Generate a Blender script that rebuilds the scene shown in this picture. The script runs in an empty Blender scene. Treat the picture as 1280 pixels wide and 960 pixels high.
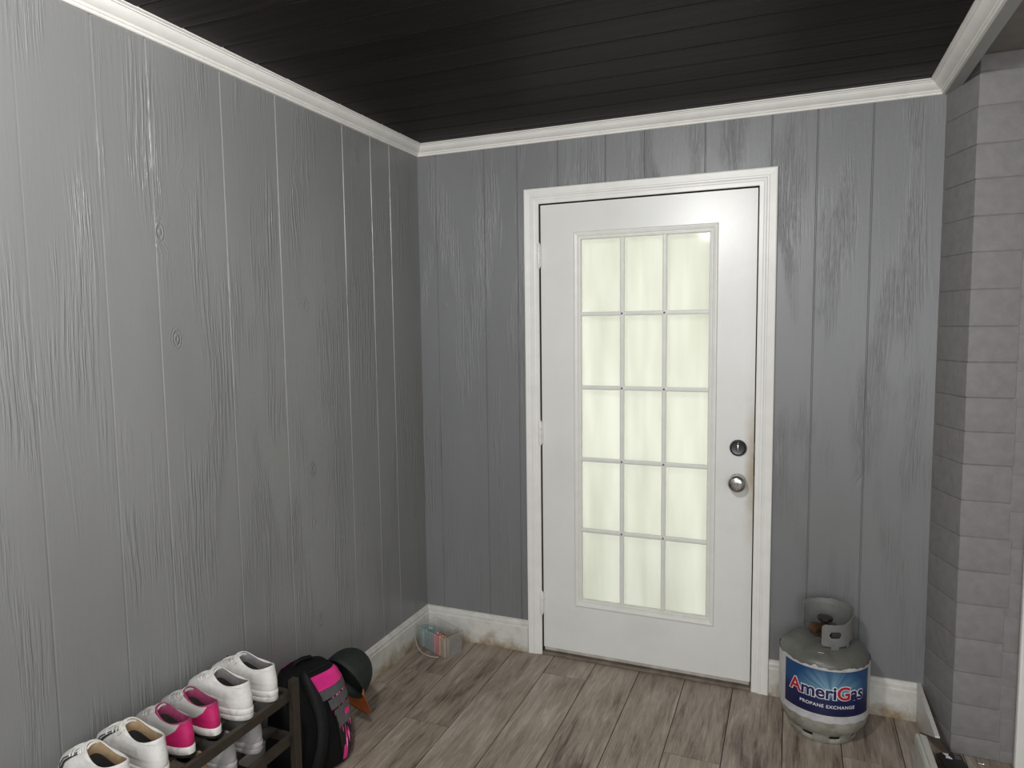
import bpy, bmesh, math, random
from mathutils import Vector, Matrix
random.seed(7)
C = bpy.context.scene.collection
PI = math.pi

# ---------------------------------------------------------------- materials
def new_mat(name):
    m = bpy.data.materials.new(name); m.use_nodes = True
    nt = m.node_tree
    return m, nt, nt.nodes['Principled BSDF']

def N(nt, t, **kw):
    n = nt.nodes.new(t)
    for k, v in kw.items():
        if k == 'inp':
            for a, b in v.items(): n.inputs[a].default_value = b
        else: setattr(n, k, v)
    return n

def ramp(nt, src, stops):
    r = nt.nodes.new('ShaderNodeValToRGB')
    e = r.color_ramp.elements
    while len(e) < len(stops): e.new(0.5)
    for i, (p, c) in enumerate(stops):
        e[i].position = p
        e[i].color = (c, c, c, 1) if isinstance(c, (int, float)) else (*c, 1)
    nt.links.new(src, r.inputs[0]); return r

def math_(nt, op, a, b=None, c=None):
    n = nt.nodes.new('ShaderNodeMath'); n.operation = op
    for i, v in enumerate((a, b, c)):
        if v is None: continue
        if isinstance(v, (int, float)): n.inputs[i].default_value = v
        else: nt.links.new(v, n.inputs[i])
    return n.outputs[0]

def simple(name, col, rough=.5, metal=0, var=.12, scale=20, bump=0, spec=.5, dirt=None, dirt_amt=.5, dscale=8):
    m, nt, b = new_mat(name)
    tc = N(nt, 'ShaderNodeTexCoord')
    n = N(nt, 'ShaderNodeTexNoise', inp={'Scale': scale, 'Detail': 4})
    nt.links.new(tc.outputs['Object'], n.inputs['Vector'])
    c1 = tuple(max(0, x*(1-var)) for x in col); c2 = tuple(min(1, x*(1+var)) for x in col)
    r = ramp(nt, n.outputs[0], [(.3, c1), (.7, c2)])
    out = r.outputs[0]
    if dirt:
        n2 = N(nt, 'ShaderNodeTexNoise', inp={'Scale': dscale, 'Detail': 6, 'Roughness': .7})
        nt.links.new(tc.outputs['Object'], n2.inputs['Vector'])
        r2 = ramp(nt, n2.outputs[0], [(.5, 0), (.72, dirt_amt)])
        mx = N(nt, 'ShaderNodeMix', data_type='RGBA')
        nt.links.new(r2.outputs[0], mx.inputs[0]); nt.links.new(out, mx.inputs[6]); mx.inputs[7].default_value = (*dirt, 1)
        out = mx.outputs[2]
    nt.links.new(out, b.inputs['Base Color'])
    b.inputs['Roughness'].default_value = rough; b.inputs['Metallic'].default_value = metal
    b.inputs['Specular IOR Level'].default_value = spec
    if bump:
        bp = N(nt, 'ShaderNodeBump', inp={'Strength': 1.0, 'Distance': bump})
        nt.links.new(n.outputs[0], bp.inputs['Height']); nt.links.new(bp.outputs[0], b.inputs['Normal'])
    return m

def panel_mat(name, col, axis, depth, rough, thr):
    """painted rough sawn panelling: vertical grain ridges in patches, knots"""
    m, nt, b = new_mat(name)
    L = nt.links.new
    tc = N(nt, 'ShaderNodeTexCoord'); sp = N(nt, 'ShaderNodeSeparateXYZ'); L(tc.outputs['Object'], sp.inputs[0])
    u = sp.outputs[axis]; z = sp.outputs[2]
    def vec(su, sz, off=0.):
        c = N(nt, 'ShaderNodeCombineXYZ')
        L(math_(nt, 'MULTIPLY', u, su), c.inputs[0]); L(math_(nt, 'MULTIPLY', z, sz), c.inputs[1]); c.inputs[2].default_value = off
        return c.outputs[0]
    # knots
    vo = N(nt, 'ShaderNodeTexVoronoi', inp={'Scale': 1.0, 'Randomness': 1.0}); L(vec(4.2, 2.3, 3.3), vo.inputs['Vector'])
    d = vo.outputs['Distance']
    near = ramp(nt, d, [(0.0, 1), (.16, 0)]).outputs[0]
    # warp of the grain round the knots + slow waviness
    nw = N(nt, 'ShaderNodeTexNoise', inp={'Scale': 1.0, 'Detail': 2}); L(vec(5, 1.6), nw.inputs['Vector'])
    warp = math_(nt, 'ADD', math_(nt, 'MULTIPLY', nw.outputs[0], .045), math_(nt, 'MULTIPLY', near, .03))
    cu = math_(nt, 'ADD', u, warp)
    cg = N(nt, 'ShaderNodeCombineXYZ'); L(math_(nt, 'MULTIPLY', cu, 125), cg.inputs[0]); L(math_(nt, 'MULTIPLY', z, 4.6), cg.inputs[1])
    g = N(nt, 'ShaderNodeTexNoise', inp={'Scale': 1.0, 'Detail': 3, 'Roughness': .6}); L(cg.outputs[0], g.inputs['Vector'])
    ridge = ramp(nt, g.outputs[0], [(.42, 0), (.62, 1)]).outputs[0]
    # patches where the ridges are strong
    pm = N(nt, 'ShaderNodeTexNoise', inp={'Scale': 1.0, 'Detail': 2}); L(vec(8, 1.7, 5.), pm.inputs['Vector'])
    patch = ramp(nt, pm.outputs[0], [(thr, .08), (thr+.14, 1)]).outputs[0]
    # rough cross scratches
    cs = N(nt, 'ShaderNodeTexNoise', inp={'Scale': 1.0, 'Detail': 5, 'Roughness': .75}); L(vec(45, 60, 1.), cs.inputs['Vector'])
    rings = math_(nt, 'MULTIPLY', math_(nt, 'SINE', math_(nt, 'MULTIPLY', d, 210)), ramp(nt, d, [(.02, 1), (.11, 0)]).outputs[0])
    # only some of the cells carry a knot
    sc = N(nt, 'ShaderNodeSeparateXYZ'); L(vo.outputs['Color'], sc.inputs[0])
    sel = ramp(nt, sc.outputs[0], [(.3, 0), (.35, 1)]).outputs[0]
    rings = math_(nt, 'MULTIPLY', rings, sel)
    h = math_(nt, 'ADD', math_(nt, 'MULTIPLY', ridge, patch), math_(nt, 'MULTIPLY', cs.outputs[0], .28))
    h = math_(nt, 'ADD', h, math_(nt, 'MULTIPLY', rings, .9))
    bp = N(nt, 'ShaderNodeBump', inp={'Strength': 1.0, 'Distance': depth}); L(h, bp.inputs['Height']); L(bp.outputs[0], b.inputs['Normal'])
    nc = N(nt, 'ShaderNodeTexNoise', inp={'Scale': 1.0, 'Detail': 3}); L(vec(3, 1.2, 9.), nc.inputs['Vector'])
    r = ramp(nt, nc.outputs[0], [(.3, tuple(c*.93 for c in col)), (.7, tuple(c*1.06 for c in col))])
    L(r.outputs[0], b.inputs['Base Color'])
    b.inputs['Roughness'].default_value = rough
    return m

M = {}
M['wall_l'] = panel_mat('painted_panel_left', (.225, .226, .224), 1, .0017, .33, .475)
M['wall_b'] = panel_mat('painted_panel_back', (.190, .194, .196), 0, .0015, .38, .47)
M['block'] = simple('painted_block', (.215, .207, .202), .6, var=.08, scale=28, bump=.003)
M['beam'] = simple('beam_lightened', (.34, .35, .34), .5, var=.05)  # colour lightened to stand in for light the beam's underside lacks
M['soffit'] = simple('soffit_paint', (.22, .20, .185), .7, var=.1)

def trimmat(name, stain_lo, stain_hi):
    m, nt, b = new_mat(name); L = nt.links.new
    tc = N(nt, 'ShaderNodeTexCoord'); sp = N(nt, 'ShaderNodeSeparateXYZ'); L(tc.outputs['Object'], sp.inputs[0])
    n = N(nt, 'ShaderNodeTexNoise', inp={'Scale': 9, 'Detail': 5, 'Roughness': .7}); L(tc.outputs['Object'], n.inputs['Vector'])
    a = math_(nt, 'ADD', math_(nt, 'MULTIPLY', n.outputs[0], .19), math_(nt, 'MULTIPLY', sp.outputs[2], -1))   # high near the floor
    s = ramp(nt, a, [(stain_lo, 0), (stain_hi, 1)]).outputs[0]
    mx = N(nt, 'ShaderNodeMix', data_type='RGBA'); L(s, mx.inputs[0])
    mx.inputs[6].default_value = (.66, .65, .60, 1); mx.inputs[7].default_value = (.30, .21, .11, 1)
    n3 = N(nt, 'ShaderNodeTexNoise', inp={'Scale': 30, 'Detail': 5}); L(tc.outputs['Object'], n3.inputs['Vector'])
    mx2 = N(nt, 'ShaderNodeMix', data_type='RGBA', blend_type='MULTIPLY'); mx2.inputs[0].default_value = 1
    L(mx.outputs[2], mx2.inputs[6]); L(ramp(nt, n3.outputs[0], [(.3, .86), (.6, 1)]).outputs[0], mx2.inputs[7])
    L(mx2.outputs[2], b.inputs['Base Color']); b.inputs['Roughness'].default_value = .38
    bp = N(nt, 'ShaderNodeBump', inp={'Distance': .0006}); L(n3.outputs[0], bp.inputs['Height']); L(bp.outputs[0], b.inputs['Normal'])
    return m
M['base'] = trimmat('baseboard_white', .045, .105)
M['trim'] = simple('trim_white', (.78, .77, .73), .35, var=.04, scale=14, bump=.0006)
M['door'] = simple('door_white', (.74, .74, .71), .30, var=.02, scale=5, dirt=(.62, .60, .53), dirt_amt=.35, dscale=3)
m_ = M['door']; nt = m_.node_tree; b = nt.nodes['Principled BSDF']; L = nt.links.new
tc = N(nt, 'ShaderNodeTexCoord'); sp = N(nt, 'ShaderNodeSeparateXYZ'); L(tc.outputs['Object'], sp.inputs[0])
n = N(nt, 'ShaderNodeTexNoise', inp={'Scale': 14, 'Detail': 4}); L(tc.outputs['Object'], n.inputs['Vector'])
edge = ramp(nt, math_(nt, 'ADD', sp.outputs[0], math_(nt, 'MULTIPLY', n.outputs[0], .05)), [(0, 0), (1, 1)])
ex_ = math_(nt, 'MULTIPLY', math_(nt, 'SUBTRACT', math_(nt, 'ADD', sp.outputs[0], math_(nt, 'MULTIPLY', n.outputs[0], .05)), 1.515), 22)
zc1 = math_(nt, 'SUBTRACT', 1, math_(nt, 'MULTIPLY', math_(nt, 'ABSOLUTE', math_(nt, 'SUBTRACT', sp.outputs[2], .93)), 2.6))
st = math_(nt, 'MULTIPLY', math_(nt, 'MINIMUM', math_(nt, 'MAXIMUM', ex_, 0), 1), math_(nt, 'MAXIMUM', zc1, 0.12))
mx = N(nt, 'ShaderNodeMix', data_type='RGBA'); L(st, mx.inputs[0])
src = b.inputs['Base Color'].links[0].from_socket; L(src, mx.inputs[6]); mx.inputs[7].default_value = (.36, .28, .17, 1); L(mx.outputs[2], b.inputs['Base Color'])
nt.nodes.remove(edge.id_data.nodes[edge.name])
M['muntin'] = simple('muntin_white', (.74, .74, .69), .4, var=.04)
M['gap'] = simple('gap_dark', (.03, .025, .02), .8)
M['chrome'] = simple('satin_nickel', (.50, .49, .47), .22, metal=1, var=.1)
M['keyway'] = simple('dark_metal', (.07, .07, .07), .3, metal=.8)

def ceil_mat():
    m, nt, b = new_mat('black_boards'); L = nt.links.new
    tc = N(nt, 'ShaderNodeTexCoord'); mp = N(nt, 'ShaderNodeMapping'); mp.inputs['Scale'].default_value = (1.6, 45, 45)
    L(tc.outputs['Object'], mp.inputs[0])
    n = N(nt, 'ShaderNodeTexNoise', inp={'Scale': 1, 'Detail': 5}); L(mp.outputs[0], n.inputs['Vector'])
    at = N(nt, 'ShaderNodeAttribute', attribute_name='rnd')
    c = ramp(nt, n.outputs[0], [(.35, (.0055, .0043, .0042)), (.7, (.0135, .0100, .0095))])
    mx = N(nt, 'ShaderNodeMix', data_type='RGBA', blend_type='MULTIPLY'); mx.inputs[0].default_value = 1
    L(c.outputs[0], mx.inputs[6]); L(ramp(nt, at.outputs['Fac'], [(0, .6), (1, 1.35)]).outputs[0], mx.inputs[7])
    L(mx.outputs[2], b.inputs['Base Color']); b.inputs['Roughness'].default_value = .5
    b.inputs['Specular IOR Level'].default_value = .14
    bp = N(nt, 'ShaderNodeBump', inp={'Distance': .0015}); L(n.outputs[0], bp.inputs['Height']); L(bp.outputs[0], b.inputs['Normal'])
    return m
M['ceil'] = ceil_mat()

def floor_mat():
    m, nt, b = new_mat('wood_look_tile'); L = nt.links.new
    tc = N(nt, 'ShaderNodeTexCoord'); sp = N(nt, 'ShaderNodeSeparateXYZ'); L(tc.outputs['Object'], sp.inputs[0])
    at = N(nt, 'ShaderNodeAttribute', attribute_name='rnd'); rnd = at.outputs['Fac']
    def vec(sx, sy, k=17.):
        c = N(nt, 'ShaderNodeCombineXYZ')
        L(math_(nt, 'MULTIPLY', sp.outputs[0], sx), c.inputs[0]); L(math_(nt, 'MULTIPLY', sp.outputs[1], sy), c.inputs[1]); L(math_(nt, 'MULTIPLY', rnd, k), c.inputs[2])
        return c.outputs[0]
    big = N(nt, 'ShaderNodeTexNoise', inp={'Scale': 1, 'Detail': 3, 'Distortion': .6}); L(vec(9, 2.6), big.inputs['Vector'])
    fine = N(nt, 'ShaderNodeTexNoise', inp={'Scale': 1, 'Detail': 6, 'Roughness': .7, 'Distortion': 1.1}); L(vec(42, 3.6), fine.inputs['Vector'])
    vfine = N(nt, 'ShaderNodeTexNoise', inp={'Scale': 1, 'Detail': 4, 'Roughness': .7}); L(vec(190, 12), vfine.inputs['Vector'])
    t = math_(nt, 'ADD', math_(nt, 'MULTIPLY', big.outputs[0], .37), math_(nt, 'MULTIPLY', fine.outputs[0], .45))
    t = math_(nt, 'ADD', t, math_(nt, 'MULTIPLY', vfine.outputs[0], .26))
    t = math_(nt, 'ADD', t, math_(nt, 'MULTIPLY', math_(nt, 'SUBTRACT', rnd, .5), .06))
    c = ramp(nt, t, [(.40, (.085, .062, .046)), (.49, (.24, .192, .150)), (.57, (.33, .275, .222)), (.70, (.50, .445, .385))])
    L(c.outputs[0], b.inputs['Base Color']); b.inputs['Roughness'].default_value = .42
    bp = N(nt, 'ShaderNodeBump', inp={'Distance': .0012}); L(t, bp.inputs['Height']); L(bp.outputs[0], b.inputs['Normal'])
    return m
M['floor'] = floor_mat()

# ---------------------------------------------------------------- mesh helpers
def obj(name, bm, mat, parent=None, smooth=False, mats=None, auto=None):
    me = bpy.data.meshes.new(name); bm.normal_update(); bm.to_mesh(me); bm.free()
    for x in (mats or [mat]): me.materials.append(x)
    if smooth:
        for p in me.polygons: p.use_smooth = True
    if auto is not None:
        me.set_sharp_from_angle(angle=math.radians(auto))
    o = bpy.data.objects.new(name, me); C.objects.link(o)
    if parent: o.parent = parent
    return o

def tag(o, label=None, cat=None, group=None, kind=None):
    if label: o['label'] = label
    if cat: o['category'] = cat
    if group: o['group'] = group
    if kind: o['kind'] = kind
    return o
def struct(o, label=None, cat=None):
    o['kind'] = 'structure'
    return tag(o, label, cat)
def thing(name, label, cat, loc=(0, 0, 0), rotz=0, group=None):
    o = bpy.data.objects.new(name, None); C.objects.link(o)
    o.location = loc; o.rotation_euler = (0, 0, rotz); o.empty_display_size = .05
    return tag(o, label, cat, group)
def dup(root, loc, rot, label, group=None):
    r = root.copy(); C.objects.link(r); r.location = loc; r.rotation_euler = rot; r['label'] = label
    if group: r['group'] = group
    for ch in list(root.children):
        c = ch.copy(); C.objects.link(c); c.parent = r
        for g in ch.children:
            d = g.copy(); C.objects.link(d); d.parent = c
    return r

def box(bm, x0, x1, y0, y1, z0, z1, bev=0, mi=0, mtx=None):
    r = bmesh.ops.create_cube(bm, size=1)
    vs = r['verts']
    for v in vs:
        v.co = Vector(((x0+x1)/2 + v.co.x*(x1-x0), (y0+y1)/2 + v.co.y*(y1-y0), (z0+z1)/2 + v.co.z*(z1-z0)))
    fs = set(f for v in vs for f in v.link_faces)
    for f in fs: f.material_index = mi
    if bev:
        es = set(e for v in vs for e in v.link_edges)
        rr = bmesh.ops.bevel(bm, geom=list(es), offset=bev, segments=2, affect='EDGES', profile=.5)
        vs = list(set(vs) & set(bm.verts)) + [v for v in rr['verts']]
        for f in rr['faces']: f.material_index = mi
        vs = list(set(v for v in vs if v.is_valid))
    if mtx is not None:
        seen = set(v for v in vs if v.is_valid)
        for v in seen: v.co = mtx @ v.co
    return vs

def tube(bm, pts, r, seg=8, mi=0, closed=False, cap=True):
    pts = [Vector(p) for p in pts]; n = len(pts); rings = []
    prev = None
    for i, p in enumerate(pts):
        a = pts[(i-1) % n] if (closed or i > 0) else p
        b = pts[(i+1) % n] if (closed or i < n-1) else p
        t = (b-a).normalized()
        if prev is None:
            up = Vector((0, 0, 1)) if abs(t.z) < .9 else Vector((1, 0, 0))
            u = t.cross(up).normalized()
        else:
            u = (prev - t*prev.dot(t)).normalized()
        prev = u; w = t.cross(u)
        rr = r[i] if isinstance(r, (list, tuple)) else r
        rings.append([bm.verts.new(p + u*math.cos(2*PI*k/seg)*rr + w*math.sin(2*PI*k/seg)*rr) for k in range(seg)])
    m = n if closed else n-1
    for i in range(m):
        A, B = rings[i], rings[(i+1) % n]
        for k in range(seg):
            f = bm.faces.new((A[k], A[(k+1) % seg], B[(k+1) % seg], B[k])); f.material_index = mi
    if cap and not closed:
        bm.faces.new(rings[0][::-1]).material_index = mi; bm.faces.new(rings[-1]).material_index = mi

def lathe(bm, prof, seg=64, mi=0, mtx=None, cap0=False, cap1=False):
    rings = []
    for r, z in prof:
        ring = []
        for k in range(seg):
            a = 2*PI*k/seg; v = Vector((r*math.cos(a), r*math.sin(a), z))
            if mtx is not None: v = mtx @ v
            ring.append(bm.verts.new(v))
        rings.append(ring)
    for A, B in zip(rings, rings[1:]):
        for k in range(seg):
            bm.faces.new((A[k], A[(k+1) % seg], B[(k+1) % seg], B[k])).material_index = mi
    if cap0: bm.faces.new(rings[0][::-1]).material_index = mi
    if cap1: bm.faces.new(rings[-1]).material_index = mi
    return rings

def quadstrip(bm, A, B, mi=0):
    for i in range(len(A)-1):
        bm.faces.new((A[i], A[i+1], B[i+1], B[i])).material_index = mi

# ---------------------------------------------------------------- dimensions
W = 2.153; ZC = 2.384; XC = 2.220; YC = -.185
DX0, DX1, DZ0, DZ1 = .618, 1.532, .034, 2.066
CW = .068; CI = .005

# ---------------------------------------------------------------- walls
def panel(bm, P, u0, u1, z0, z1, grooves, gw=.0035, gd=.004):
    """P(u, d, z) -> xyz with d the depth into the wall"""
    us = [(u0, 0)]
    for g in sorted(grooves):
        if u0+.01 < g < u1-.01:
            us += [(g-gw, 0), (g-gw*.35, gd), (g+gw*.35, gd), (g+gw, 0)]
    us.append((u1, 0))
    nz = 2
    lo = [bm.verts.new(P(u, d, z0)) for u, d in us]; hi = [bm.verts.new(P(u, d, z1)) for u, d in us]
    quadstrip(bm, lo, hi)

GL = [-3.45, -3.2, -2.95, -2.7, -2.45, -2.2, -2.05, -1.843, -1.645, -1.485, -1.22, -.973, -.592, -.397, -.25]
bm = bmesh.new(); panel(bm, lambda u, d, z: (-d, u, z), -4.2, 0, 0, 2.42, GL)
struct(obj('wall_left', bm, M['wall_l']))
GB = [.098, .347, .51, .702, .916, 1.083, 1.328, 1.58, 1.742, 1.931]
bm = bmesh.new()
P = lambda u, d, z: (u, d, z)
panel(bm, P, 0, DX0-.012, 0, 2.42, GB); panel(bm, P, DX1+.014, W+.12, 0, 2.42, GB, )
panel(bm, P, DX0-.012, DX1+.014, DZ1+.012, 2.42, GB)
struct(obj('wall_back', bm, M['wall_b']))

# right side: painted block column, angled inner face, each course a bevelled block
bm = bmesh.new()
z = -.05; k = 0
zs = [0, .069, .185, .303, .425, .55, .669, .789, .916, 1.042, 1.155, 1.272, 1.392, 1.513, 1.637, 1.761, 1.879, 2.0, 2.113, 2.235, 2.345, 2.4]
for k, (a, b_) in enumerate(zip(zs, zs[1:])):
    j = random.uniform(-.0012, .0012); j2 = random.uniform(-.0012, .0012)
    jx = 2.365 + random.uniform(-.006, .006)
    for (p0, p1) in ((0, 1), (1, 2)):
        pts0 = [(W+.0, .02), (XC+j, YC+j2), (jx, YC+j2), (jx, .02)] if p0 == 0 else [(jx-.004, YC+.0012+j2), (2.44, YC+.0012+j2), (2.44, .02), (jx-.004, .02)]
        g = .0010
        dz = -.028*p0; g = .0010 if p0 == 0 else .0
        lo = [bm.verts.new((x, y, max(0, a+g+dz))) for x, y in pts0]; hi = [bm.verts.new((x, y, b_-g+dz)) for x, y in pts0]
        fs = [bm.faces.new(lo[::-1]), bm.faces.new(hi)]
        for i in range(4): fs.append(bm.faces.new((lo[i], lo[(i+1) % 4], hi[(i+1) % 4], hi[i])))
        es = set(e for f in fs for e in f.edges)
        bmesh.ops.bevel(bm, geom=list(es), offset=(.0026 if p0 == 0 else .0010), segments=3, affect='EDGES', profile=.6)
# mortar core just under the surface
pts0 = [(W+.006, .01), (XC+.003, YC+.003), (2.44, YC+.003), (2.44, .02)]
lo = [bm.verts.new((x, y, 0)) for x, y in pts0]; hi = [bm.verts.new((x, y, 2.40)) for x, y in pts0]
for i in range(4): bm.faces.new((lo[i], lo[(i+1) % 4], hi[(i+1) % 4], hi[i]))
bmesh.ops.recalc_face_normals(bm, faces=bm.faces)
struct(obj('wall_right', bm, M['block'], smooth=True, auto=50))
bm = bmesh.new(); box(bm, 2.44, 4.0, YC, YC+.1, 2.12, 2.40); box(bm, 3.4, 4.0, YC, YC+.1, 0, 2.12)
struct(obj('wall_far', bm, M['block']))
# header beam under the ceiling edge along the opening on the right
bm = bmesh.new(); box(bm, W, W+.036, -4.2, -.003, 2.336, 2.42)
struct(obj('trim_5', bm, M['beam']))
bm = bmesh.new(); box(bm, W+.036, 4.0, -4.2, .02, 2.40, 2.44)
struct(obj('ceiling_side', bm, M['soffit']))

# ---------------------------------------------------------------- ceiling of lapped boards
bm = bmesh.new(); lay = bm.faces.layers.float.new('rnd')
y = .06; i = 0
while y > -4.3:
    y2 = y-.1455; r = random.random()
    # each board slopes a little; a dark shadow gap between boards
    prof = [(y, ZC+.016), (y-.0055, ZC+.016), (y-.006, ZC+.0015), (y-.012, ZC+.0), (y2+.012, ZC+.0008), (y2, ZC+.0015), (y2, ZC+.016)]
    A = [bm.verts.new((0, p, q)) for p, q in prof]; B = [bm.verts.new((W+.02, p, q)) for p, q in prof]
    for k in range(len(A)-1):
        f = bm.faces.new((A[k], A[k+1], B[k+1], B[k])); f[lay] = r; f.material_index = 1 if k in (0, 1, 5) else 0
    y = y2
o = obj('ceiling', bm, None, mats=[M['ceil'], M['gap']]); struct(o)

# ---------------------------------------------------------------- floor planks
bm = bmesh.new(); lay = bm.faces.layers.float.new('rnd')
joints = {3: [-.17, -1.39], 1: [-.691, -1.9], 6: [-.55, -1.77], 2: [-.98], 4: [-1.2], 5: [-.9, -2.1], 0: [-.35, -1.57], 7: [-1.0], 8: [-.72, -1.94], 9: [-.35], 10: [-.6], 11: [-.95], -1: [-.5]}
x0 = .080
for k in range(-1, 21):
    xa = x0+.198*k+.0016; xb = x0+.198*(k+1)-.0016
    if xa > 3.99: break
    xa = max(xa, 0.)
    js = joints.get(k, [random.uniform(-1.1, -.1)])
    ys = [.12]+list(js)
    while ys[-1] > -4.2: ys.append(ys[-1]-1.22)
    for a, b_ in zip(ys, ys[1:]):
        vs = box(bm, xa, xb, b_+.0015, a-.0015, -.01, 0)
        r = random.random()
        for f in set(f for v in vs for f in v.link_faces): f[lay] = r
vs = box(bm, -.02, 4.0, -4.3, .12, -.03, -.004)
for f in set(f for v in vs for f in v.link_faces): f.material_index = 1
struct(obj('floor', bm, None, mats=[M['floor'], M['gap']]))

# ---------------------------------------------------------------- crown moulding
def sweep_plan(bm, prof, path):
    rows = []
    for p, zz in prof: rows.append([bm.verts.new((x, y, zz)) for x, y in path(p)])
    for A, B in zip(rows, rows[1:]): quadstrip(bm, A, B)
cp = [(0, 2.3365), (.0075, 2.3365), (.0105, 2.339), (.0105, 2.3435), (.0080, 2.345), (.0125, 2.3465), (.0145, 2.350), (.0125, 2.3525), (.0165, 2.354), (.021, 2.3565), (.028, 2.362), (.034, 2.3685), (.038, 2.3755), (.043, 2.3765), (.043, 2.379), (.052, 2.381), (.052, 2.400)]
bm = bmesh.new(); sweep_plan(bm, cp, lambda p: [(p, -4.2), (p, -p), (W-p, -p), (W-p, -4.2)])
bmesh.ops.recalc_face_normals(bm, faces=bm.faces)
struct(obj('trim_1', bm, M['trim'], smooth=True, auto=25))

# ---------------------------------------------------------------- baseboards
def baseprof(H=.150):
    return [(0.016, 0), (.016, H-.034), (.0135, H-.030), (.0135, H-.016), (.010, H-.011), (.0085, H-.003), (.005, H), (0, H)]
def baseboard(name, a, b_, nrm, m0=0, m1=0, mat='base'):
    a = Vector(a); b_ = Vector(b_); nrm = Vector(nrm); t = (b_-a).normalized()
    bm = bmesh.new(); A = []; B = []
    for d, h in baseprof():
        A.append(bm.verts.new((*(a+nrm*d+t*d*m0), h))); B.append(bm.verts.new((*(b_+nrm*d-t*d*m1), h)))
    quadstrip(bm, A, B); 
    ea = [bm.verts.new(v.co) for v in A]; eb = [bm.verts.new(v.co) for v in B]
    ea.append(bm.verts.new((*a, 0))); eb.append(bm.verts.new((*b_, 0)))
    bm.faces.new(ea); bm.faces.new(eb[::-1])
    bmesh.ops.recalc_face_normals(bm, faces=bm.faces)
    return struct(obj(name, bm, M[mat]))
baseboard('baseboard_left', (0, -4.2), (0, 0), (1, 0), 0, 1)
baseboard('baseboard_back', (0, 0), (DX0-CI-CW-.001, 0), (0, -1), 1, 0)
baseboard('baseboard_back', (DX1+CI+CW+.001, 0), (W, 0), (0, -1), 0, 1)
# right baseboard, its lower end broken away on a slant
ang = Vector((XC-W, YC, 0)).normalized(); nn = Vector((-YC*-1, 0, 0)); nn = Vector((ang.y, -ang.x, 0)); 
if nn.x > 0: nn = -nn
bm = bmesh.new(); bv = []
nn = Vector((-1, 0, 0))
poly = [(.004, 0), (.08, 0), (.372, .146), (.366, .150), (.004, .150)]
for t, h in poly:
    bv.append(Vector((W-.001, -t, h)))
f0 = [bm.verts.new(v + nn*.015) for v in bv]; f1 = [bm.verts.new(v + nn*.001) for v in bv]
bm.faces.new(f0); bm.faces.new(f1[::-1])
for i in range(len(bv)): bm.faces.new((f0[i], f0[(i+1) % len(bv)], f1[(i+1) % len(bv)], f1[i]))
bmesh.ops.recalc_face_normals(bm, faces=bm.faces)
struct(obj('baseboard_right', bm, M['base']))

# ---------------------------------------------------------------- door casing (mitred)
def casing(name, x0, x1, z1, y, prof, mat):
    bm = bmesh.new(); rows = []
    for d, h in prof:
        rows.append([bm.verts.new((xx, y-h, zz)) for xx, zz in ((x0-d, 0), (x0-d, z1+d), (x1+d, z1+d), (x1+d, 0))])
    for A, B in zip(rows, rows[1:]): quadstrip(bm, A, B)
    bmesh.ops.recalc_face_normals(bm, faces=bm.faces)
    return struct(obj(name, bm, mat))
pc = [(0, -.05), (0, .008), (.002, .010), (.016, .011), (.020, .0125), (.026, .0125), (.031, .016), (.036, .0165), (.039, .0145), (.052, .0165), (.062, .018), (.066, .017), (.068, .012), (.068, 0)]
casing('trim_2', DX0-CI, DX1+CI, DZ1+CI, 0, pc, M['trim'])
casing('trim_3', 2.404+.068, 3.35, 2.05, YC-.006, pc, M['trim'])
bm = bmesh.new(); box(bm, 2.46, 3.36, YC+.02, YC+.06, 0.0, 2.06, bev=.002)
o = struct(obj('door_2', bm, M['door']))
# jamb (dark shadow gap) and stop
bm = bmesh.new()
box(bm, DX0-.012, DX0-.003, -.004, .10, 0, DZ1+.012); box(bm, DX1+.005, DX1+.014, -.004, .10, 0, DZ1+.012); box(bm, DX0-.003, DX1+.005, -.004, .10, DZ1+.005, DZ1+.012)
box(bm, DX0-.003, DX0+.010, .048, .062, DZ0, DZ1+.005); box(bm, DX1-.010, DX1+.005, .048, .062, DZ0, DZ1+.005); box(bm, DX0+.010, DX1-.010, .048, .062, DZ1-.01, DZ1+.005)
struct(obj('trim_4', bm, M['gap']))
M['sill'] = simple('sill', (.16, .13, .10), .6, var=.3, scale=20)
bm = bmesh.new(); box(bm, DX0-.003, DX1+.005, -.012, .12, 0.0005, .014, bev=.003); box(bm, DX0+.0, DX1+.002, .008, .10, .014, .028, bev=.002)
struct(obj('trim_7', bm, M['sill']))
M['weather'] = simple('weatherstrip', (.45, .42, .37), .6, var=.2)

# ---------------------------------------------------------------- door
door = bpy.data.objects.new('door_1', None); C.objects.link(door); door.location = (DX0, 0, DZ0)
struct(door, 'white fifteen-lite entry door in the panelled back wall', 'door')
LX0, LX1, LZ0, LZ1 = .805, 1.349, .286, 1.906
def dl(o): o.location = (-DX0, 0, -DZ0); return o
FY = .004   # door face
bm = bmesh.new()   # slab with opening
def slabring(bm, a, b_, y0, y1):
    (ax0, ax1, az0, az1) = a; (bx0, bx1, bz0, bz1) = b_
    O = [(ax0, az0), (ax1, az0), (ax1, az1), (ax0, az1)]; I = [(bx0, bz0), (bx1, bz0), (bx1, bz1), (bx0, bz1)]
    vo = [[bm.verts.new((x, y, z)) for x, z in O] for y in (y0, y1)]; vi = [[bm.verts.new((x, y, z)) for x, z in I] for y in (y0, y1)]
    for i in range(4):
        j = (i+1) % 4
        bm.faces.new((vo[0][i], vo[0][j], vi[0][j], vi[0][i])); bm.faces.new((vo[1][j], vo[1][i], vi[1][i], vi[1][j]))
        bm.faces.new((vo[0][j], vo[0][i], vo[1][i], vo[1][j])); bm.faces.new((vi[0][i], vi[0][j], vi[1][j], vi[1][i]))
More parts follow.
